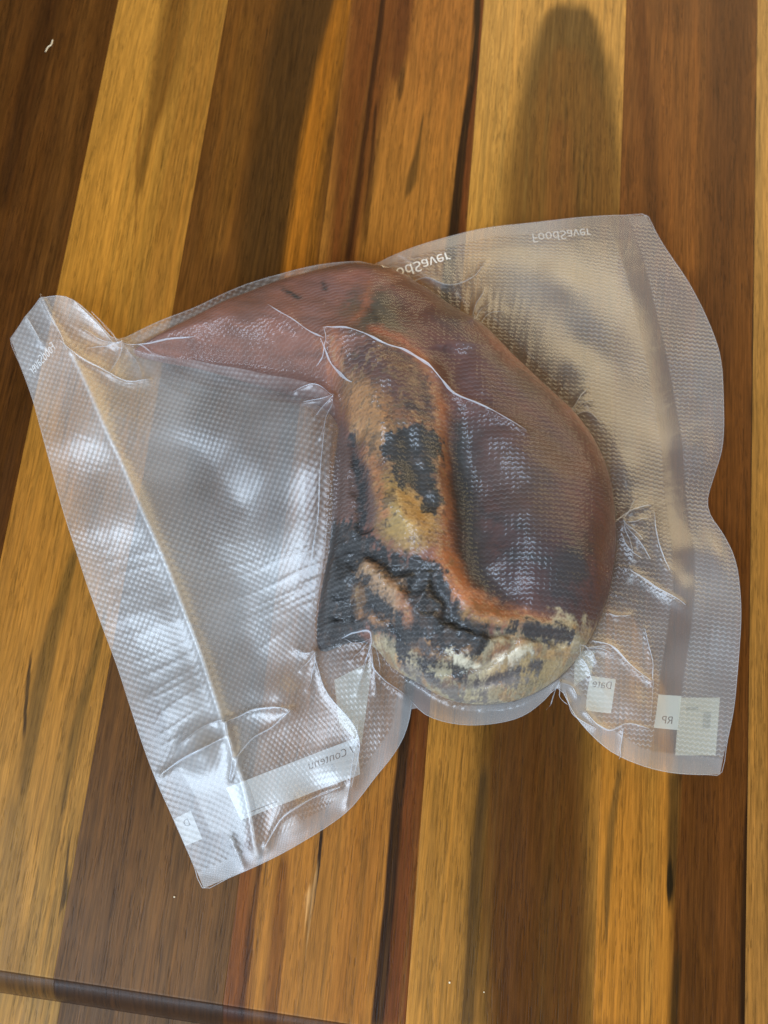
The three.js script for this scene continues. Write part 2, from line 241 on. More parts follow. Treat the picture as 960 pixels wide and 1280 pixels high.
function hit(x, y) {                                    // where the photograph's ray (x, y) meets the meat
  let lo = 0.085; for (let h = 0.085; h > 0; h -= 0.0008) { const p = at(x, y, h); if (meatAt(p.x, p.z) + BASE >= h) return p; lo = h; }
  return at(x, y, 0);
}
const hp = (pts) => pts.map(([x, y]) => xz(hit(x, y)));
/* patches of the cut: region 0 shank, 1 lean muscle, 2 fat seam, 3 dark crust, 4 rind, 5 amber fat */
const patch = (region, pts, c, soft, warp, more = {}) => ({ region, poly: smoothLoop(hp(pts), 3), c: C(...c, region === 4 ? 0.85 : region === 5 ? 0.8 : region === 1 ? 0.5 : 0.6), soft: soft / 2600, warp: warp / 2600, ...more });
const line = (region, pts, w, c, soft, warp, more = {}) => ({ region, poly: hp(pts), line: w * 0.62 / 2600, c: C(...c, region === 4 ? 0.8 : region === 2 ? 1 : region === 5 ? 0.8 : 0.55), soft: soft / 2600, warp: warp / 2600, ...more });
const patches = [
  line(0, [[170, 415], [250, 384], [330, 352], [420, 336], [470, 334]], 14, [92, 62, 46], 18, 8),  // upper edge of the shank: browner, shade of its unlit side painted in
  line(0, [[240, 440], [320, 465], [400, 490]], 12, [128, 84, 70], 16, 8),
  patch(0, [[340, 350], [420, 338], [480, 345], [500, 370], [440, 385], [370, 375]], [150, 96, 84], 20, 12),
  patch(0, [[430, 385], [470, 360], [525, 378], [530, 410], [490, 425], [450, 418]], [92, 80, 66], 26, 16),
  line(0, [[355, 362], [372, 372]], 5, [50, 36, 30], 6, 5), line(0, [[402, 352], [408, 364]], 4, [56, 38, 32], 6, 5), line(0, [[455, 378], [470, 400]], 6, [50, 44, 40], 8, 6),
  patch(1, [[500, 345], [540, 362], [600, 412], [660, 470], [730, 540], [775, 640], [775, 740], [735, 812], [640, 778], [592, 752], [566, 700], [556, 620], [556, 520], [528, 440], [492, 385]], [108, 58, 44], 20, 10),
  patch(1, [[580, 520], [600, 600], [615, 700], [640, 750], [600, 742], [574, 690], [562, 610], [566, 520]], [38, 32, 24], 24, 10),  // hollow beside the fat seam: olive meat, with its shade painted into the colour
  patch(1, [[640, 640], [720, 630], [748, 690], [720, 760], [650, 750], [620, 700]], [74, 36, 33], 50, 26), patch(1, [[620, 560], [690, 560], [720, 610], [670, 650], [625, 620]], [104, 68, 50], 56, 20),
  patch(1, [[690, 690], [730, 680], [738, 730], [700, 745]], [50, 34, 34], 18, 14), line(1, [[740, 560], [768, 640], [768, 730]], 10, [118, 68, 50], 20, 8),
  line(1, [[560, 400], [640, 470], [720, 540]], 16, [96, 60, 46], 20, 10), line(1, [[625, 690], [690, 700]], 4, [46, 26, 24], 10, 10), line(1, [[600, 640], [650, 660]], 4, [58, 36, 28], 12, 8),
  line(2, [[520, 450], [545, 505], [550, 580], [552, 660], [556, 715], [578, 748], [625, 770], [700, 790]], 19, [146, 88, 50], 12, 8),
  line(2, [[540, 520], [546, 600], [548, 660]], 5, [140, 80, 46], 8, 5), line(2, [[560, 700], [580, 740], [610, 760]], 14, [160, 98, 56], 14, 7),
  line(2, [[412, 420], [425, 450], [436, 478]], 14, [160, 96, 62], 18, 12), line(2, [[470, 412], [500, 425], [520, 440]], 8, [136, 66, 40], 14, 10), line(2, [[462, 355], [455, 385], [440, 402]], 6, [134, 78, 52], 14, 9),
  patch(5, [[425, 445], [470, 428], [525, 455], [548, 520], [552, 600], [550, 680], [500, 690], [470, 660], [458, 590], [434, 540]], [120, 76, 46], 12, 14),
  patch(5, [[432, 440], [475, 425], [520, 450], [535, 500], [500, 505], [450, 470]], [88, 52, 40], 18, 16), patch(5, [[436, 480], [470, 485], [485, 520], [500, 545], [470, 570], [442, 540]], [160, 112, 66], 14, 12),
  patch(5, [[474, 600], [500, 595], [530, 625], [548, 660], [520, 688], [484, 672], [468, 640]], [160, 122, 64], 14, 10), patch(5, [[490, 612], [520, 620], [530, 650], [500, 660]], [184, 146, 84], 18, 10), line(5, [[455, 565], [470, 600], [480, 640]], 9, [176, 112, 66], 8, 8),
  patch(3, [[480, 548], [494, 536], [508, 540], [530, 533], [548, 556], [543, 590], [550, 640], [532, 636], [520, 612], [500, 606], [494, 584], [482, 572]], [40, 33, 30], 5, 13), line(3, [[530, 480], [540, 520]], 6, [80, 48, 34], 8, 6), line(3, [[505, 500], [535, 520]], 5, [70, 44, 32], 8, 8),
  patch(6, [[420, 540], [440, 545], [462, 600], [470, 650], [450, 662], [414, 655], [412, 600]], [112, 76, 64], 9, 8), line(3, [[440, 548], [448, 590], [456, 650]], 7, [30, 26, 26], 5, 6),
  patch(4, [[466, 790], [520, 800], [590, 800], [640, 778], [740, 800], [725, 850], [680, 880], [600, 905], [540, 890], [490, 850]], [184, 168, 134], 10, 14),
  patch(4, [[620, 800], [720, 800], [690, 850], [620, 860]], [172, 144, 100], 24, 16), line(4, [[500, 830], [560, 862], [640, 850]], 8, [120, 110, 108], 10, 10), line(4, [[540, 860], [590, 840], [640, 806]], 6, [96, 80, 74], 8, 10), line(4, [[560, 850], [620, 815], [650, 800]], 5, [160, 106, 66], 10, 10),
  patch(3, [[410, 662], [450, 655], [478, 688], [520, 696], [552, 706], [562, 742], [590, 768], [614, 800], [590, 832], [520, 822], [480, 796], [450, 792], [398, 808], [396, 760]], [35, 31, 30], 6, 12),
  line(5, [[456, 708], [478, 722], [500, 746]], 9, [170, 132, 98], 9, 12), line(5, [[446, 735], [450, 765]], 6, [110, 76, 42], 8, 8), line(5, [[505, 745], [512, 775]], 6, [150, 98, 66], 7, 7), line(5, [[585, 765], [605, 776], [650, 780]], 7, [170, 124, 72], 9, 10), line(5, [[520, 812], [560, 822], [585, 812]], 6, [150, 104, 62], 10, 12), line(5, [[455, 770], [480, 778]], 6, [150, 104, 66], 7, 8),
  patch(3, [[640, 775], [720, 792], [716, 800], [650, 795]], [56, 44, 40], 6, 9), line(3, [[598, 782], [650, 790]], 4, [34, 26, 24], 5, 7), patch(3, [[398, 796], [440, 785], [462, 800], [430, 812], [404, 822]], [58, 54, 54], 6, 8),
  ...[[[500, 822], [545, 850], [610, 852], [680, 826]], [[508, 838], [550, 866], [610, 868], [660, 852]], [[520, 806], [570, 832], [630, 826], [690, 806]], [[540, 872], [600, 878], [650, 866]]].map((p, i) => line(4, p, 2.4, i % 2 ? [122, 112, 104] : [84, 74, 70], 7, 14)),
  line(3, [[488, 806], [530, 832], [575, 836], [600, 824]], 9, [48, 42, 42], 8, 16), line(4, [[560, 818], [600, 832], [660, 812]], 5, [220, 206, 180], 8, 14), line(0, [[158, 427], [182, 417], [206, 407], [232, 398]], 18, [64, 40, 34], 14, 8),
  line(3, [[175, 416], [220, 398], [240, 396]], 7, [52, 34, 30], 9, 8),
];
for (const p of patches) { let a = 1e9, b = -1e9, c = 1e9, d = -1e9; for (const [x, z] of p.poly) { a = Math.min(a, x); b = Math.max(b, x); c = Math.min(c, z); d = Math.max(d, z); } const m = p.soft + p.warp * 2 + (p.line || 0) + 0.002; p.box = [a - m, b + m, c - m, d + m]; }
const regionColour = (x, z, out) => {
  const h = meatAt(x, z), n1 = fbm(x * 110 + h * 60, z * 110, 3), n2 = fbm(x * 420, z * 420 + h * 200, 3), n3 = fbm(x * 1500, z * 1300, 2); let r = 0, c = C0.slice();
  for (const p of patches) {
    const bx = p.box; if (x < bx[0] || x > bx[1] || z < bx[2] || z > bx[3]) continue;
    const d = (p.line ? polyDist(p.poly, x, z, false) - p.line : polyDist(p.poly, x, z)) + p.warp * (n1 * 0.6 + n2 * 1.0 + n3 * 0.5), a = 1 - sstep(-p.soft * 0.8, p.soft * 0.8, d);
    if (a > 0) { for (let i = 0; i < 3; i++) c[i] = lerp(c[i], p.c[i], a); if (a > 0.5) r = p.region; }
  }
  if (r === 5 || r === 2) { const a = (r === 5 ? 0.62 : 0.3) * sstep(0.1, 0.34, n1 * 0.4 + n2 * 0.7 + 0.5 * n3) , b = 0.3 * sstep(0.1, 0.3, n2 + 0.4 * n3); for (let i = 0; i < 3; i++) c[i] = lerp(lerp(c[i], MOTTLE[i], a), PALE[i], b * (1 - a)); }
  if (r === 4) { const a = 0.55 * sstep(0.08, 0.3, n2 + 0.5 * n1), b = 0.45 * sstep(0.1, 0.35, n1 - 0.6 * n2); for (let i = 0; i < 3; i++) c[i] = lerp(lerp(c[i], RUST[i], b), MOTTLE[i], a * 0.6); }
  if (r === 3) { const a = 0.7 * sstep(0.12, 0.3, n1 * 0.5 + n2 * 0.9 + 0.3 * n3); for (let i = 0; i < 3; i++) c[i] = lerp(c[i], CRUST[i], a * 0.28); }
  out.r = r; out.n1 = n1; out.n2 = n2; return c;
};
const MOTTLE = C(58, 38, 28), PALE = C(176, 140, 92), RUST = C(168, 120, 66), CRUST = C(104, 80, 66), C0 = C(134, 84, 66, 0.68);
const MT = 1024, mW = meatH.nx * MS, mD = meatH.nz * MS, o_ = {}, meatB = new Float32Array(MT * MT);
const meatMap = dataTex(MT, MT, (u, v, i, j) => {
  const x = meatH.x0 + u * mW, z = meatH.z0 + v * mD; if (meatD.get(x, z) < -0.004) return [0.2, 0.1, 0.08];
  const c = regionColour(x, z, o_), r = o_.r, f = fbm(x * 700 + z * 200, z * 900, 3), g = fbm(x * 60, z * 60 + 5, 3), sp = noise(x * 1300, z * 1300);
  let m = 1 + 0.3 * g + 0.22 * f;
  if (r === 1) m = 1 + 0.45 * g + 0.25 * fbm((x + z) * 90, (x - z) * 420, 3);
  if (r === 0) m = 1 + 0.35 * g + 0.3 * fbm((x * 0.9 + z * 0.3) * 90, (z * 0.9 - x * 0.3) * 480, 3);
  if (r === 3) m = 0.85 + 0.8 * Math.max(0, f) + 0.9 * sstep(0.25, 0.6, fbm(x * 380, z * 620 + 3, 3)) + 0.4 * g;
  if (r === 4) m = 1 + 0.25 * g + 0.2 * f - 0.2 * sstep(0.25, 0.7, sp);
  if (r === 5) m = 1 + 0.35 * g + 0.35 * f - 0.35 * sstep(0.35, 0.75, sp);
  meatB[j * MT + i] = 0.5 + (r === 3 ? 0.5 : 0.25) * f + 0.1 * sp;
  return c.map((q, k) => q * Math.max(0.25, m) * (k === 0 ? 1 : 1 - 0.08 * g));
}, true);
const meatBump = dataTex(MT, MT, (u, v, i, j) => meatB[j * MT + i], false);
const joint = thing('cured_meat_joint', 'dark cured joint of meat with orange fat, black crust and pale rind inside the bag', 'meat');
const meatMats = [[0.45, 0.22], [0.45, 0.2], [0.4, 0.25], [0.5, 0.2], [0.55, 0.2], [0.45, 0.22], [0.45, 0.2]].map(([roughness, specularIntensity]) => new THREE.MeshPhysicalMaterial({ map: meatMap, bumpMap: meatBump, bumpScale: 0.0006, roughness, specularIntensity }));
{
  const { nx, nz, x0, z0 } = meatH, pos = new Float32Array(nx * nz * 3), uv = new Float32Array(nx * nz * 2), inside = new Uint8Array(nx * nz);
  for (let j = 0, o = 0; j < nz; j++) for (let i = 0; i < nx; i++, o++) {
    let x = x0 + i * MS, z = z0 + j * MS, y = meatH.d[o]; const d = meatD.get(x, z);
    if (d > 0) inside[o] = 1; else if (d > -MS * 1.6) { polyDist(meatOutline, x, z); [x, z] = polyDist.q; y = 0; inside[o] = 1; }
    pos.set([x, y + BASE, z], o * 3); uv.set([(x - x0) / mW, (z - z0) / mD], o * 2);
  }
  const cx = nx - 1, lab = new Int8Array(cx * (nz - 1)).fill(-1), all = [];
  for (let j = 0; j + 1 < nz; j++) for (let i = 0; i + 1 < nx; i++) {
    const a = j * nx + i; if (!(inside[a] && inside[a + 1] && inside[a + nx] && inside[a + nx + 1])) continue;
    regionColour(x0 + (i + 0.5) * MS, z0 + (j + 0.5) * MS, o_); lab[j * cx + i] = o_.r; all.push(a, a + nx, a + 1, a + 1, a + nx, a + nx + 1);
  }
  function pieces() {                                     // connected pieces of each kind of tissue
    const seen = new Uint8Array(lab.length), out = [];
    for (let s = 0; s < lab.length; s++) { if (lab[s] < 0 || seen[s]) continue; const cells = [s], r = lab[s], next = {}; seen[s] = 1;
      for (let k = 0; k < cells.length; k++) { const c = cells[k], i = c % cx; for (const q of [i ? c - 1 : -1, i < cx - 1 ? c + 1 : -1, c - cx, c + cx]) if (q >= 0 && q < lab.length && lab[q] >= 0) { if (lab[q] === r) { if (!seen[q]) { seen[q] = 1; cells.push(q); } } else next[lab[q]] = (next[lab[q]] || 0) + 1; } }
      out.push({ r, cells, next }); }
    return out;
  }
  for (let pass = 0; pass < 3; pass++) for (const p of pieces()) if (p.cells.length < 700) { const to = Object.entries(p.next).sort((m, n) => n[1] - m[1])[0]; if (to) for (const c of p.cells) lab[c] = +to[0]; }
  const full = indexed(pos, uv, all), nor = full.getAttribute('normal'), names = ['shank', 'lean_meat', 'fat_seam', 'dark_crust', 'rind', 'amber_fat', 'side_muscle'];
  for (const piece of pieces()) {
    const used = new Map(), p = [], n = [], t = [], ix = [];
    for (const c of piece.cells) { const a = Math.floor(c / cx) * nx + c % cx; for (const v of [a, a + nx, a + 1, a + 1, a + nx, a + nx + 1]) { if (!used.has(v)) { used.set(v, used.size); p.push(pos[v * 3], pos[v * 3 + 1], pos[v * 3 + 2]); n.push(nor.getX(v), nor.getY(v), nor.getZ(v)); t.push(uv[v * 2], uv[v * 2 + 1]); } ix.push(used.get(v)); } }
    const g = indexed(p, t, ix); g.setAttribute('normal', new THREE.Float32BufferAttribute(n, 3)); mesh(names[piece.r], g, meatMats[piece.r], joint);
  }
}

/* -------------------------------------------------------------- vacuum bag */
const bagPx = [[15, 425, 14], [32, 398, 17], [50, 373, 20], [75, 367, 22], [95, 377, 20], [120, 400, 14], [148, 428, 9], [165, 422, 6], [200, 402, 7], [240, 386, 8], [300, 359, 9], [350, 343, 11], [400, 331, 13], [452, 327, 14], [468, 331, 14], [480, 326, 13], [520, 310, 12], [560, 298, 10], [605, 287, 8], [680, 278, 7], [755, 270, 8], [808, 269, 8], [830, 308, 8], [862, 355, 8], [885, 400, 8], [900, 445, 8], [905, 500, 9], [903, 560, 7], [891, 600, 5], [883, 625, 3], [886, 642, 4], [905, 668, 7], [920, 700, 9], [927, 750, 10], [926, 800, 9], [918, 880, 5], [900, 968, 3], [870, 968, 3], [835, 965, 3], [800, 956, 4], [765, 940, 6], [737, 916, 7], [716, 890, 8], [702, 862, 9], [692, 860, 6], [680, 874, 4], [650, 896, 3], [600, 906, 3], [560, 903, 3], [530, 892, 4], [514, 876, 6], [513, 892, 7], [504, 922, 6], [488, 948, 5], [470, 970, 4], [440, 1008, 3], [420, 1025, 3], [360, 1062, 2.5], [320, 1082, 2], [255, 1110, 2], [225, 1040, 4], [190, 960, 6], [150, 840, 6], [110, 730, 6], [75, 620, 7], [45, 510, 10]];
const sharp = new Set(['15,425', '50,373', '808,269', '900,968', '255,1110', '692,860', '514,876']);
const bagLine = [];
{ // smooth between the sharp corners
  const first = bagPx.findIndex((p) => sharp.has(p[0] + ',' + p[1])), ring = [...bagPx.slice(first), ...bagPx.slice(0, first), bagPx[first]]; let run = [ring[0]];
  for (let i = 1; i < ring.length; i++) { run.push(ring[i]); if (sharp.has(ring[i][0] + ',' + ring[i][1]) || i === ring.length - 1) {
    const pts = run.map(([x, y, h]) => { const p = at(x, y, h / 1000); return [p.x, p.z, p.y]; });
    bagLine.push(...(pts.length > 2 ? smoothLoop(pts, 4, false) : [0, 1, 2, 3, 4].map((k) => pts[0].map((v, m) => lerp(v, pts[1][m], k / 4)))).slice(0, -1)); run = [ring[i]]; } }
}
const flapK = kernel([...bagPx,
  [95, 450, 20], [130, 530, 19], [165, 610, 18], [200, 690, 17], [235, 780, 15], [262, 860, 14], [283, 925, 13], [305, 1000, 9], [315, 1070, 4],
  [70, 470, 12], [110, 600, 11], [150, 720, 10], [190, 840, 9], [225, 930, 9], [250, 1010, 7],
  [150, 500, 13], [195, 600, 10], [240, 700, 8], [275, 800, 6], [300, 860, 7], [330, 885, 13], [250, 600, 13], [330, 560, 20], [310, 660, 12], [370, 640, 20], [380, 720, 16], [340, 740, 9], [380, 800, 12], [350, 940, 7], [400, 880, 9], [430, 850, 12], [460, 870, 13], [480, 900, 10], [420, 960, 5], [380, 1000, 6], [340, 1030, 7],
  [180, 460, 10], [240, 490, 15], [300, 510, 20], [360, 530, 26], [405, 560, 36], [400, 640, 30], [395, 700, 26], [385, 770, 15], [185, 436, 7], [240, 462, 12], [310, 485, 20], [350, 500, 26], [385, 508, 33], [402, 520, 37], [410, 600, 35],
  [520, 335, 18], [570, 330, 15], [620, 340, 14], [700, 310, 10], [680, 370, 16], [740, 420, 10], [650, 410, 19], [700, 470, 16], [780, 500, 9], [740, 510, 20], [765, 570, 17], [800, 600, 10], [850, 500, 5], [850, 400, 6], [860, 620, 4], [800, 680, 14], [840, 720, 9], [880, 740, 6], [890, 830, 4], [860, 900, 4], [820, 860, 5], [800, 790, 7], [770, 780, 12], [770, 860, 7], [735, 840, 12], [760, 900, 6], [800, 910, 9], [780, 640, 18]], 0.0125);
const filmH0 = meatH.blurred(0.0014, 2), filmWide = meatH.blurred(0.006, 2);
/* folds that stand up in the film: picture places, height (mm) of the fold */
const creases = [
  { p: [[334, 384], [362, 400], [388, 418], [405, 428]], h: 2.2 }, { p: [[402, 428], [412, 450], [426, 468], [440, 480]], h: 1.8 }, { p: [[404, 414], [430, 412], [455, 420], [480, 433], [505, 441], [530, 455], [550, 475], [566, 495], [600, 510], [630, 525], [656, 541]], h: 2.6 },
  { p: [[406, 415], [408, 432], [402, 450], [396, 462]], h: 1.6 }, { p: [[155, 430], [185, 434], [215, 428], [245, 425]], h: 1.8 },
  { p: [[768, 655], [780, 645], [800, 636], [812, 632]], h: 1.8 }, { p: [[815, 640], [820, 670], [830, 700], [838, 712]], h: 1.4 }, { p: [[772, 668], [785, 690], [800, 700]], h: 1.4 },
  { p: [[740, 800], [765, 806], [790, 830], [818, 852]], h: 1.8 }, { p: [[808, 785], [818, 820], [820, 850], [816, 900]], h: 1.2 }, { p: [[735, 890], [748, 905], [765, 912], [790, 905], [815, 912]], h: 1.8 }, { p: [[762, 766], [775, 770], [790, 768]], h: 1.4 },
  { p: [[428, 800], [445, 792], [462, 790], [466, 812]], h: 2.0 }, { p: [[392, 812], [405, 860], [440, 905], [450, 930], [440, 985]], h: 1.6 }, { p: [[462, 800], [466, 830], [480, 850], [505, 868]], h: 1.5 },
  { p: [[80, 432], [100, 448], [130, 465], [160, 478], [185, 474]], h: 2.0 }, { p: [[58, 374], [70, 400], [82, 424], [92, 446]], h: 2.0 }, { p: [[40, 402], [48, 418], [56, 432]], h: 1.0 }, { p: [[285, 1052], [293, 1070], [300, 1088]], h: 1.0 }, { p: [[783, 912], [780, 935], [778, 950]], h: 1.2 }, { p: [[432, 1010], [440, 960], [448, 905]], h: 1.0 }, { p: [[708, 862], [716, 890], [735, 905], [748, 912]], h: 1.2 }, { p: [[498, 345], [530, 352], [560, 362], [590, 350], [606, 330]], h: 1.4 },
  { p: [[200, 968], [225, 950], [255, 935], [280, 922]], h: 2.4 }, { p: [[284, 902], [310, 890], [340, 884], [364, 888]], h: 2.2 }, { p: [[364, 888], [345, 905], [315, 925], [296, 948]], h: 2.0 }, { p: [[330, 1060], [350, 1025], [385, 1000], [425, 985]], h: 2.2 }, { p: [[785, 712], [815, 730], [840, 745], [858, 756]], h: 2.4 }, { p: [[412, 545], [405, 600], [400, 660], [392, 700]], h: 1.2 },
  { p: [[225, 930], [262, 905], [285, 900]], h: 1.2 }, { p: [[285, 905], [292, 940], [288, 975], [300, 945]], h: 1.8 }, { p: [[118, 395], [140, 416], [152, 432]], h: 1.5 }, { p: [[100, 385], [125, 410], [150, 440]], h: 1.5 },
];
for (const [x, y, ...ends] of [[771, 656, [792, 622], [806, 650], [800, 676], [788, 704], [812, 700], [783, 640]], [464, 800, [452, 836], [474, 842], [440, 826], [470, 866], [430, 800], [446, 866]], [156, 431, [128, 404], [112, 440], [140, 470], [176, 470], [196, 448], [106, 416]], [722, 806, [748, 828], [760, 806], [742, 850], [772, 820]], [420, 512, [398, 540], [384, 520], [404, 566], [372, 506]], [590, 404, [612, 384], [628, 396], [604, 366]], [712, 515, [738, 506], [742, 530], [730, 490]], [396, 815, [376, 838], [384, 862], [372, 812]], [700, 852, [712, 880], [724, 870], [690, 888]]])
  for (const [ex, ey] of ends) { const k = 4 * Math.sin(ex * 1.7 + ey); creases.push({ p: [[x, y], [lerp(x, ex, 0.5) + k, lerp(y, ey, 0.5) - k], [ex, ey]], h: 0.9 + 0.5 * Math.abs(Math.sin(ex)), fine: 1 }); }
const flapRidge = smoothLoop([[92, 445], [110, 482], [140, 550], [175, 630], [210, 712], [245, 805], [270, 880], [290, 940], [305, 1000], [316, 1075]].map(([x, y]) => xz(at(x, y, 0.016))), 4, false);
for (const c of creases) { c.q = smoothLoop(c.p.map(([x, y]) => { const p = hit(x, y); return p.y > 0.004 ? xz(p) : xz(at(x, y, 0.012)); }), 4, false); c.box = [Math.min(...c.q.map((p) => p[0])) - 0.008, Math.max(...c.q.map((p) => p[0])) + 0.008, Math.min(...c.q.map((p) => p[1])) - 0.008, Math.max(...c.q.map((p) => p[1])) + 0.008]; }
const humps = [[350, 868, 0.013, 5], [250, 938, 0.013, 5], [425, 968, 0.014, 5], [365, 1012, 0.012, 4], [365, 590, 0.03, 1.6], [745, 400, 0.02, 3], [700, 350, 0.018, 2.5], [850, 735, 0.012, 3], [800, 885, 0.012, 2.5], [870, 330, 0.014, 2.5], [885, 690, 0.014, 3], [775, 590, 0.014, 3], [720, 460, 0.012, 2.5], [870, 560, 0.016, 2]].map(([x, y, rr, mm]) => { const p = at(x, y, 0.01); return [p.x, p.z, rr, mm / 1000]; });
let bx0 = 1e9, bx1 = -1e9, bz0 = 1e9, bz1 = -1e9;
for (const [x, z] of bagLine) { bx0 = Math.min(bx0, x); bx1 = Math.max(bx1, x); bz0 = Math.min(bz0, z); bz1 = Math.max(bz1, z); }
const BS = 0.0008, bagD = new Field(bx0 - 0.006, bz0 - 0.006, bx1 + 0.006, bz1 + 0.006, 0.0016).fill((x, z) => -polyDist(bagLine, x, z));
const inMeat = (f, x, z) => (x < f.x0 || z < f.z0 || x > f.x0 + (f.nx - 1) * f.step || z > f.z0 + (f.nz - 1) * f.step ? 0 : f.get(x, z));
const meatSide = (x, z) => meatD.get(clamp(x, meatD.x0, meatD.x0 + (meatD.nx - 1) * 0.0016), clamp(z, meatD.z0, meatD.z0 + (meatD.nz - 1) * 0.0016));
const smax = (a, b, k) => { const h = clamp(0.5 + 0.5 * (a - b) / k); return lerp(b, a, h) + k * h * (1 - h); };
const filmH = new Field(bx0 - 0.006, bz0 - 0.006, bx1 + 0.006, bz1 + 0.006, BS).fill((x, z) => {
  const d = bagD.get(x, z); if (d < -0.004) return 0;
  const m = inMeat(meatH, x, z), mb = inMeat(filmH0, x, z), mw = inMeat(filmWide, x, z), over = sstep(0, 0.012, mb);
  let f = flapK(x, z);
  const rough = (1 - over);
  const ang = Math.atan2(z - 0.01, x - 0.04), rad = Math.hypot(x - 0.04, z - 0.01), away = clamp(-meatSide(x, z) / 0.03);      // pulls that run out from the meat
  f += rough * sstep(0, 0.015, d) * (0.0004 * noise(ang * 5 + 2, rad * 14) + 0.0010 * (1 - away) * sstep(-0.3, 0.5, noise(x * 30, z * 30)) * (1 - Math.abs(noise(ang * 17, rad * 16))) ** 5 + 0.0006 * (1 - 0.6 * away) * sstep(-0.3, 0.5, noise(x * 30 + 5, z * 30)) * (1 - Math.abs(noise(ang * 34 + 9, rad * 26))) ** 6 + 0.00015 * fbm(x * 160, z * 160, 2));
  for (const [cx, cz, rr, hh] of humps) { const q = ((x - cx) ** 2 + (z - cz) ** 2) / (rr * rr); if (q < 4) f += hh * Math.exp(-2 * q) * sstep(0, 0.008, d); }
  const rd = polyDist(flapRidge, x, z, false); f += 0.0036 * Math.exp(-rd / 0.0035) * sstep(0, 0.01, d);
  f = Math.max(0.0028, f);
  const edge = sstep(0, 0.006, d);
  let h = mb > 0.0005 ? smax(Math.max(mb, m > 0.006 ? mw * 0.97 : 0, m) + BASE + 0.0007, f, 0.004 * edge + 0.0005) : f;
  h = Math.max(h, m + BASE + 0.0008);
  for (const c of creases) if (x > c.box[0] && x < c.box[1] && z > c.box[2] && z < c.box[3]) { const q = polyDist(c.q, x, z, false); h += c.h * 0.0010 * Math.exp(-q / 0.0014); }
  return h;
});
const crinkle = pxPoly([[400, 790], [480, 690], [560, 720], [610, 780], [730, 790], [720, 840], [620, 880], [540, 870], [480, 820]], 0.04);
/* relief of the film: quilted rows that turn with the bag, smooth side seams and heat-sealed bands */
const bandPx = [[768, 262], [792, 330], [810, 400], [828, 480], [840, 560], [848, 640], [853, 720], [850, 790], [842, 850], [834, 920], [826, 975]];
const sealBand = smoothLoop(bandPx.map(([x, y]) => xz(at(x, y, 0.008))), 3, false);
const seamLines = [[[255, 1110], [320, 1082], [420, 1025], [470, 970], [505, 920], [514, 876]], [[514, 872], [560, 903], [650, 896], [700, 860]], [[702, 862], [737, 916], [800, 956], [900, 968]], [[480, 326], [605, 287], [755, 270], [808, 269]]].map((l) => l.map(([x, y]) => xz(at(x, y, 0.006))));
const rowSlope = (x) => lerp(0.46, -0.05, sstep(-0.08, 0.03, x)) - 0.10 * sstep(0.05, 0.16, x);
const NG = 512, gInt = new Float32Array(NG + 1); for (let i = 1; i <= NG; i++) gInt[i] = gInt[i - 1] + rowSlope(lerp(-0.25, 0.25, (i - 0.5) / NG)) * 0.5 / NG;
const rowShift = (x) => { const u = clamp((x + 0.25) / 0.5 * NG, 0, NG - 0.001), i = Math.floor(u); return lerp(gInt[i], gInt[i + 1], u - i); };
const TB = 2048, bW = filmH.nx * BS, bD = filmH.nz * BS, veil = new Float32Array(TB * TB);
const bandF = new Field(bx0 - 0.006, bz0 - 0.006, bx1 + 0.006, bz1 + 0.006, 0.0012).fill((x, z) => polyDist(sealBand, x, z, false));
const seamF = new Field(bx0 - 0.006, bz0 - 0.006, bx1 + 0.006, bz1 + 0.006, 0.0012).fill((x, z) => Math.min(...seamLines.map((l) => polyDist(l, x, z, false))));
const ridgeF = new Field(bx0 - 0.006, bz0 - 0.006, bx1 + 0.006, bz1 + 0.006, 0.0012).fill((x, z) => polyDist(flapRidge, x, z, false));
const left = (x, z) => sstep(0.01, -0.04, x + 0.15 * z);
const crustF = new Field(bx0 - 0.006, bz0 - 0.006, bx1 + 0.006, bz1 + 0.006, 0.0012).fill((x, z) => polyDist(crinkle, x, z)); const crustAt = (x, z) => crustF.get(x, z);
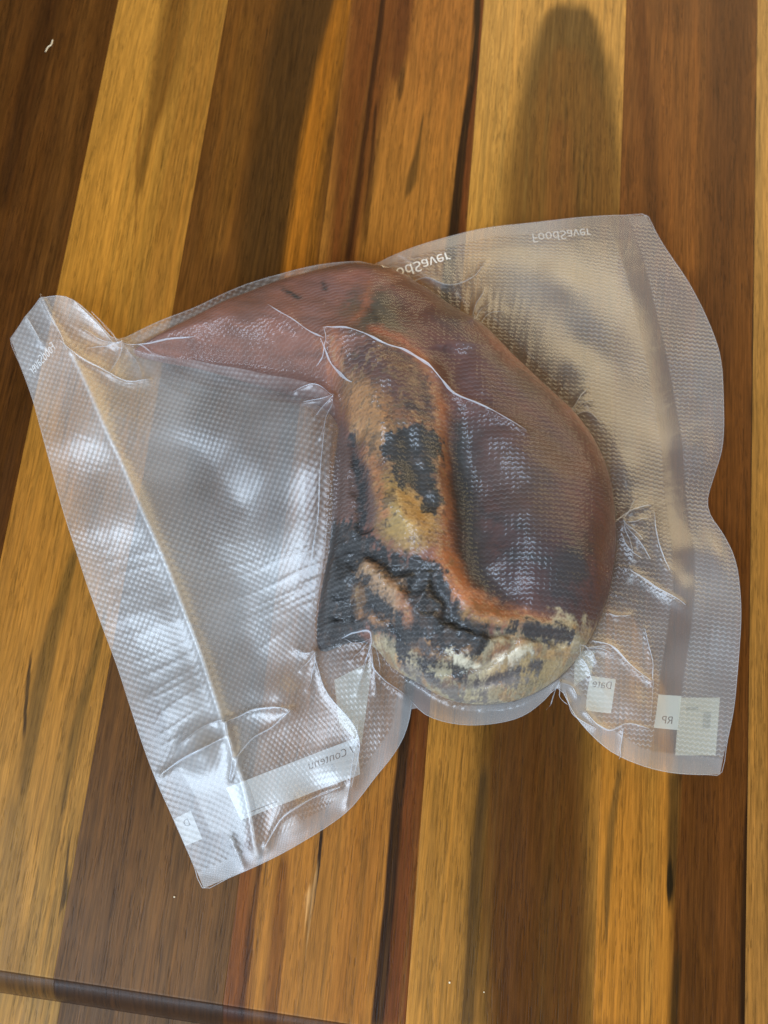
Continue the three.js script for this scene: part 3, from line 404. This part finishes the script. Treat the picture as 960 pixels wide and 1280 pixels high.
const filmBump = dataTex(TB, TB, (u, v, i, j) => {
  const x = filmH.x0 + u * bW, z = filmH.z0 + v * bD, d = bagD.get(x, z); if (d < -0.003) return 0.5;
  const onMeat = sstep(0.0005, 0.01, inMeat(meatH, x, z)), PITCH = lerp(x > 0.02 ? 0.0022 : 0.0027, 0.0021, onMeat > 0.5 ? 1 : 0);
  const q = (z + rowShift(x) + 0.0012 * fbm(x * 30, z * 30, 2)) / PITCH, p = (x - z * rowSlope(x)) / (1.2 * PITCH), w = q + 0.16 * Math.sin(p * Math.PI * 2), fr = w - Math.floor(w) - 0.5;
  const seam = sstep(0.0075, 0.006, seamF.get(x, z)), band = sstep(0.0062, 0.0050, bandF.get(x, z)), quilt = (1 - seam) * (1 - band) * (0.72 + 0.5 * fbm(x * 45 + 7, z * 45, 3));
  const lf = left(x, z) * (1 - onMeat), pd = p + 0.5 * (Math.floor(q) & 1), pf = pd - Math.floor(pd) - 0.5, qf = q - Math.floor(q) - 0.5, crk = sstep(0.002, -0.008, crustAt(x, z)), ridge = Math.exp(-((fr / 0.12) ** 2)), cell = 0.5 + 0.5 * Math.cos(p * Math.PI * 2 + Math.floor(w) * Math.PI) ;
  const tiny = 0.5 + 0.5 * Math.sin((x * 0.8 + z * 0.6) * 6000) * Math.sin((x * 0.6 - z * 0.8) * 6000);
  veil[j * TB + i] = quilt * ridge;
  const eggs = 0.5 + 0.5 * Math.cos(p * 5.2) * Math.cos(q * 4.6), rows = 0.5 + 0.5 * Math.cos(w * Math.PI * 2);
  veil[j * TB + i] = quilt * lerp(ridge, eggs * eggs, lf);
  return 0.12 + quilt * 0.62 * lerp(rows, eggs, lf) + 0.10 * seam * tiny + 0.05 * fbm(x * 250, z * 250, 2) + 0.75 * crk * (0.5 - Math.abs(fbm(x * 260 + 0.6 * z * 260, z * 520, 3)) * 1.6);
}, false);

const filmClear = dataTex(TB, TB, (u, v, i, j) => {          // how much of the sheet is clear plastic, not milky
  const x = filmH.x0 + u * bW, z = filmH.z0 + v * bD, r = veil[j * TB + i], m = sstep(0.0005, 0.006, inMeat(meatH, x, z));
  const band = sstep(0.0062, 0.0050, bandF.get(x, z)), seam = sstep(0.0075, 0.006, seamF.get(x, z)), rd = Math.exp(-((ridgeF.get(x, z) / 0.0010) ** 2));
  const lf = left(x, z), milk = lerp(lerp(0.05, 0.08, lf), 0.002, m) + lerp(lerp(0.13, 0.12, lf), 0.10, m) * r + 0.05 * seam + 0.2 * rd - 0.02 * band;
  return 1 - clamp(milk + lerp(0.10, 0.01, m) * fbm(x * 26 + 4, z * 26, 3), 0.03, 0.9);
}, false);
const film = (roughness, more = {}) => new THREE.MeshPhysicalMaterial({ color: 0xf7f6f2, roughness, transmission: 1, thickness: 0, ior: 1.5, transmissionMap: filmClear, bumpMap: filmBump, bumpScale: 0.0003, side: THREE.DoubleSide, ...more });
const shrinkMat = film(0.13, { bumpScale: 0.00042, specularIntensity: 0.32 }), flapMat = film(0.31), bandMat = film(0.3), backMat = new THREE.MeshPhysicalMaterial({ color: 0xf2f4f6, roughness: 0.31, transmission: 0.94, thickness: 0, ior: 1.5, side: THREE.DoubleSide });
const rimMat = new THREE.MeshPhysicalMaterial({ color: 0xf6f8fa, roughness: 0.32, transmission: 0.9, thickness: 0, ior: 1.5 });
const bag = thing('vacuum_bag', 'clear quilted plastic vacuum bag with crumpled flaps lying on the table around the meat', 'vacuum bag');
function sheet(heights, partOf, names, mats, step = BS) {
  const { nx, nz, x0, z0 } = filmH, pos = new Float32Array(nx * nz * 3), uv = new Float32Array(nx * nz * 2), inside = new Uint8Array(nx * nz);
  for (let j = 0, o = 0; j < nz; j++) for (let i = 0; i < nx; i++, o++) {
    let x = x0 + i * BS, z = z0 + j * BS; const d = bagD.get(x, z);
    if (d > 0) inside[o] = 1; else if (d > -BS * 1.6) { polyDist(bagLine, x, z); [x, z] = polyDist.q; inside[o] = 1; }
    pos.set([x, heights(x, z), z], o * 3); uv.set([(x - x0) / bW, (z - z0) / bD], o * 2);
  }
  const idx = names.map(() => []), all = [];
  for (let j = 0; j + 1 < nz; j++) for (let i = 0; i + 1 < nx; i++) {
    const a = j * nx + i, b = a + 1, c = a + nx, d = c + 1; if (!(inside[a] && inside[b] && inside[c] && inside[d])) continue;
    const r = partOf(x0 + (i + 0.5) * BS, z0 + (j + 0.5) * BS); if (r < 0) continue; idx[r].push(a, c, b, b, c, d); all.push(a, c, b, b, c, d);
  }
  const full = indexed(pos, uv, all), nor = full.getAttribute('normal');
  names.forEach((name, r) => {
    const used = new Map(), p = [], n = [], t = [], ix = idx[r].map((v) => { if (!used.has(v)) { used.set(v, used.size); p.push(pos[v * 3], pos[v * 3 + 1], pos[v * 3 + 2]); n.push(nor.getX(v), nor.getY(v), nor.getZ(v)); t.push(uv[v * 2], uv[v * 2 + 1]); } return used.get(v); });
    if (!ix.length) return;
    const g = indexed(p, t, ix); g.setAttribute('normal', new THREE.Float32BufferAttribute(n, 3)); mesh(name, g, mats[r], bag);
  });
}
const isMeat = (x, z) => inMeat(meatH, x, z) > 0.001 || (x > meatD.x0 && meatSide(x, z) > -0.0015);
sheet((x, z) => filmH.get(x, z), (x, z) => isMeat(x, z) ? 0 : bandF.get(x, z) < 0.0056 ? 2 : x < 0.005 ? 1 : 3, ['shrink_film', 'film_flap', 'seal_band', 'film_flap'], [shrinkMat, flapMat, bandMat, flapMat]);
const backH = (x, z) => { const f = filmH.get(x, z), d = Math.max(0, bagD.get(x, z)), m = sstep(-0.012, 0.002, meatSide(x, z)); return lerp(Math.max(0.0007, f - 0.0006 - Math.min(0.004, d * 0.35)), 0.0008, m); };
sheet(backH, (x, z) => meatSide(x, z) > 0.004 ? -1 : 0, ['back_film'], [backMat]);
/* rim of the sheets */
function ribbonTube(pts3, r, closed) { return new THREE.TubeGeometry(new THREE.CatmullRomCurve3(pts3, closed, 'centripetal'), pts3.length * 2, r, 6, closed); }
mesh('film_edge', ribbonTube(bagLine.filter((_, i) => i % 2 === 0).map(([x, z]) => new THREE.Vector3(x, filmH.get(x, z) + 0.0001, z)), 0.0002, true), rimMat, bag);
/* folds: thin upright fins of doubled film */
const foldMat = new THREE.MeshPhysicalMaterial({ color: 0xf4f7fb, roughness: 0.2, transmission: 0.74, thickness: 0, ior: 1.5, side: THREE.DoubleSide });
creases.forEach((c, ci) => {
  const pos = [], uv = [], idx = [], n = c.q.length, cols = 7;
  for (let i = 0; i < n; i++) {
    const [x, z] = c.q[i], a = c.q[Math.max(0, i - 1)], b = c.q[Math.min(n - 1, i + 1)], l = Math.hypot(b[0] - a[0], b[1] - a[1]) || 1, nxv = -(b[1] - a[1]) / l, nzv = (b[0] - a[0]) / l, t = i / (n - 1), e = Math.sin(Math.PI * clamp(t * 0.94 + 0.03)) ** 0.6 * (0.75 + 0.5 * noise(i * 0.45, ci * 3.1));
    for (let k = 0; k < cols; k++) { const f = (k / (cols - 1) - 0.5) * 2, w = (c.fine ? 0.0004 : 0.0005) * e * (c.h / 2), px = x + nxv * (f * w + 0.0005 * noise(i * 0.3, ci)), pz = z + nzv * (f * w + 0.0005 * noise(i * 0.3, ci)); pos.push(px, filmH.get(px, pz) + 0.0001 + c.h * 0.00045 * e * (1 - f * f), pz); uv.push(k / 6, t * 8); }
  }
  for (let i = 0; i + 1 < n; i++) for (let k = 0; k + 1 < cols; k++) { const a = i * cols + k; idx.push(a, a + 1, a + cols, a + 1, a + cols + 1, a + cols); }
  mesh('crease', indexed(pos, uv, idx), foldMat, bag);
});
/* print on the back sheet, read from behind: white label panels and lettering */
function panel(name, corners, mat, rise) {               // corners in picture places: left-top, right-top, right-bottom, left-bottom of the printed side as seen
  const pos = [], uv = [], idx = [], n = 12, P = corners.map(([x, y]) => xz(at(x, y, 0.005)));
  for (let j = 0; j <= n; j++) for (let i = 0; i <= n; i++) { const u = i / n, v = j / n, x = lerp(lerp(P[0][0], P[1][0], u), lerp(P[3][0], P[2][0], u), v), z = lerp(lerp(P[0][1], P[1][1], u), lerp(P[3][1], P[2][1], u), v); pos.push(x, backH(x, z) + rise, z); uv.push(u, 1 - v); }
  for (let j = 0; j < n; j++) for (let i = 0; i < n; i++) { const a = j * (n + 1) + i; idx.push(a, a + n + 1, a + 1, a + 1, a + n + 1, a + n + 2); }
  return mesh(name, indexed(pos, uv, idx), mat, bag);
}
function printed(text, w, h, draw) {
  const c = document.createElement('canvas'); c.width = w; c.height = h; const g = c.getContext('2d');
  g.translate(w, 0); g.scale(-1, 1); draw(g, w, h);      // mirrored: the print faces the table
  const t = new THREE.CanvasTexture(c); t.colorSpace = THREE.SRGBColorSpace; t.magFilter = THREE.LinearFilter; return t;
}
const labelMat = (draw, w, h, tint = '#e9eee6', opacity = 0.4) => new THREE.MeshPhysicalMaterial({ map: printed('', w, h, (g) => { g.fillStyle = tint; g.fillRect(0, 0, w, h); draw(g, w, h); }), roughness: 0.5, transparent: true, opacity });
const write = (s, px, x, y, col = '#3c3f42', font = 'sans-serif') => (g) => { g.fillStyle = col; g.font = `${px}px ${font}`; g.textBaseline = 'middle'; g.fillText(s, x, y); };
panel('printed_label', [[738, 845], [771, 849], [765, 892], [732, 888]], labelMat(write('Date', 52, 14, 36), 140, 180), 0.0002);
panel('printed_label', [[826, 868], [856, 870], [851, 913], [820, 910]], labelMat(write('RP', 52, 26, 130), 120, 176), 0.0002);
panel('printed_label', [[282, 985], [446, 922], [450, 968], [300, 1026]], labelMat((g, w, h) => { write('/ Contenu', 52, 22, 52)(g); g.fillStyle = '#8a8f96'; g.fillRect(w - 200, h - 26, 160, 6); }, 640, 190, '#e6edf2'), 0.0002);
panel('printed_label', [[217, 1024], [237, 1014], [251, 1050], [231, 1058]], labelMat(write('D', 58, 24, 56), 100, 180, '#e6edf2'), 0.0002);
panel('printed_label', [[418, 850], [466, 826], [452, 930], [424, 905]], labelMat(() => {}, 60, 120, '#e8ece0', 0.28), 0.0002);
panel('printed_label', [[722, 812], [744, 814], [740, 842], [718, 858]], labelMat(() => {}, 60, 80, '#e8ece0', 0.28), 0.0002);
panel('printed_label', [[853, 872], [903, 872], [898, 945], [848, 945]], labelMat((g, w, h) => { g.fillStyle = '#b9bfae'; g.fillRect(30, 60, 34, 70); g.fillRect(90, 40, 60, 12); }, 180, 240, '#eeeed6', 0.26), 0.0002);
const letterMat = (s, px, w, h, opacity = 0.7) => { const t = printed(s, w, h, (g) => { g.fillStyle = '#000'; g.fillRect(0, 0, w, h); write(s, px, 10, h / 2, '#fff')(g); }); t.colorSpace = THREE.NoColorSpace; return new THREE.MeshPhysicalMaterial({ color: 0xf2f2ee, roughness: 0.5, transparent: true, opacity, alphaMap: t }); };
const overFilm = (name, corners, mat) => { const m = panel(name, corners, mat, 0), p = m.geometry.getAttribute('position'); for (let i = 0; i < p.count; i++) p.setY(i, filmH.get(p.getX(i), p.getZ(i)) + 0.0004); m.geometry.computeVertexNormals(); };
overFilm('lettering', [[572, 338], [476, 374], [470, 354], [566, 318]], letterMat('FoodSaver', 88, 460, 100));
overFilm('lettering', [[744, 304], [662, 312], [660, 294], [742, 286]], letterMat('FoodSaver', 88, 460, 100, 0.3));
overFilm('lettering', [[40, 468], [76, 436], [84, 450], [48, 482]], letterMat('FoodSaver', 88, 460, 100, 0.4));

/* ------------------------------------------------------------ specks on wood */
const crumbMat = new THREE.MeshStandardMaterial({ color: 0xd8c8a8, roughness: 0.7 });
function crumb(name, pts, r, label, category) {
  const g = pts.length > 1 ? new THREE.TubeGeometry(new THREE.CatmullRomCurve3(pts.map(([x, y]) => at(x, y, r * 0.8))), 16, r, 5) : new THREE.IcosahedronGeometry(r, 1).translate(...at(pts[0][0], pts[0][1], r * 0.7).toArray());
  const m = mesh(name, g, crumbMat, scene); m.userData = { label, category };
}
crumb('lint_fibre', [[66, 50], [64, 56], [60, 59], [57, 65]], 0.00035, 'tiny pale curl of lint on the dark plank at the upper left corner', 'lint');
crumb('crumb', [[562, 1228]], 0.00045, 'tiny pale crumb on the honey plank below the bag', 'crumb');
crumb('crumb_001', [[218, 1121]], 0.0004, 'tiny pale crumb on the plain brown plank beside the bag corner', 'crumb');
crumb('crumb_002', [[605, 1240]], 0.0003, 'smallest pale crumb on the dark brown streak below the bag', 'crumb');

renderer.render(scene, camera);
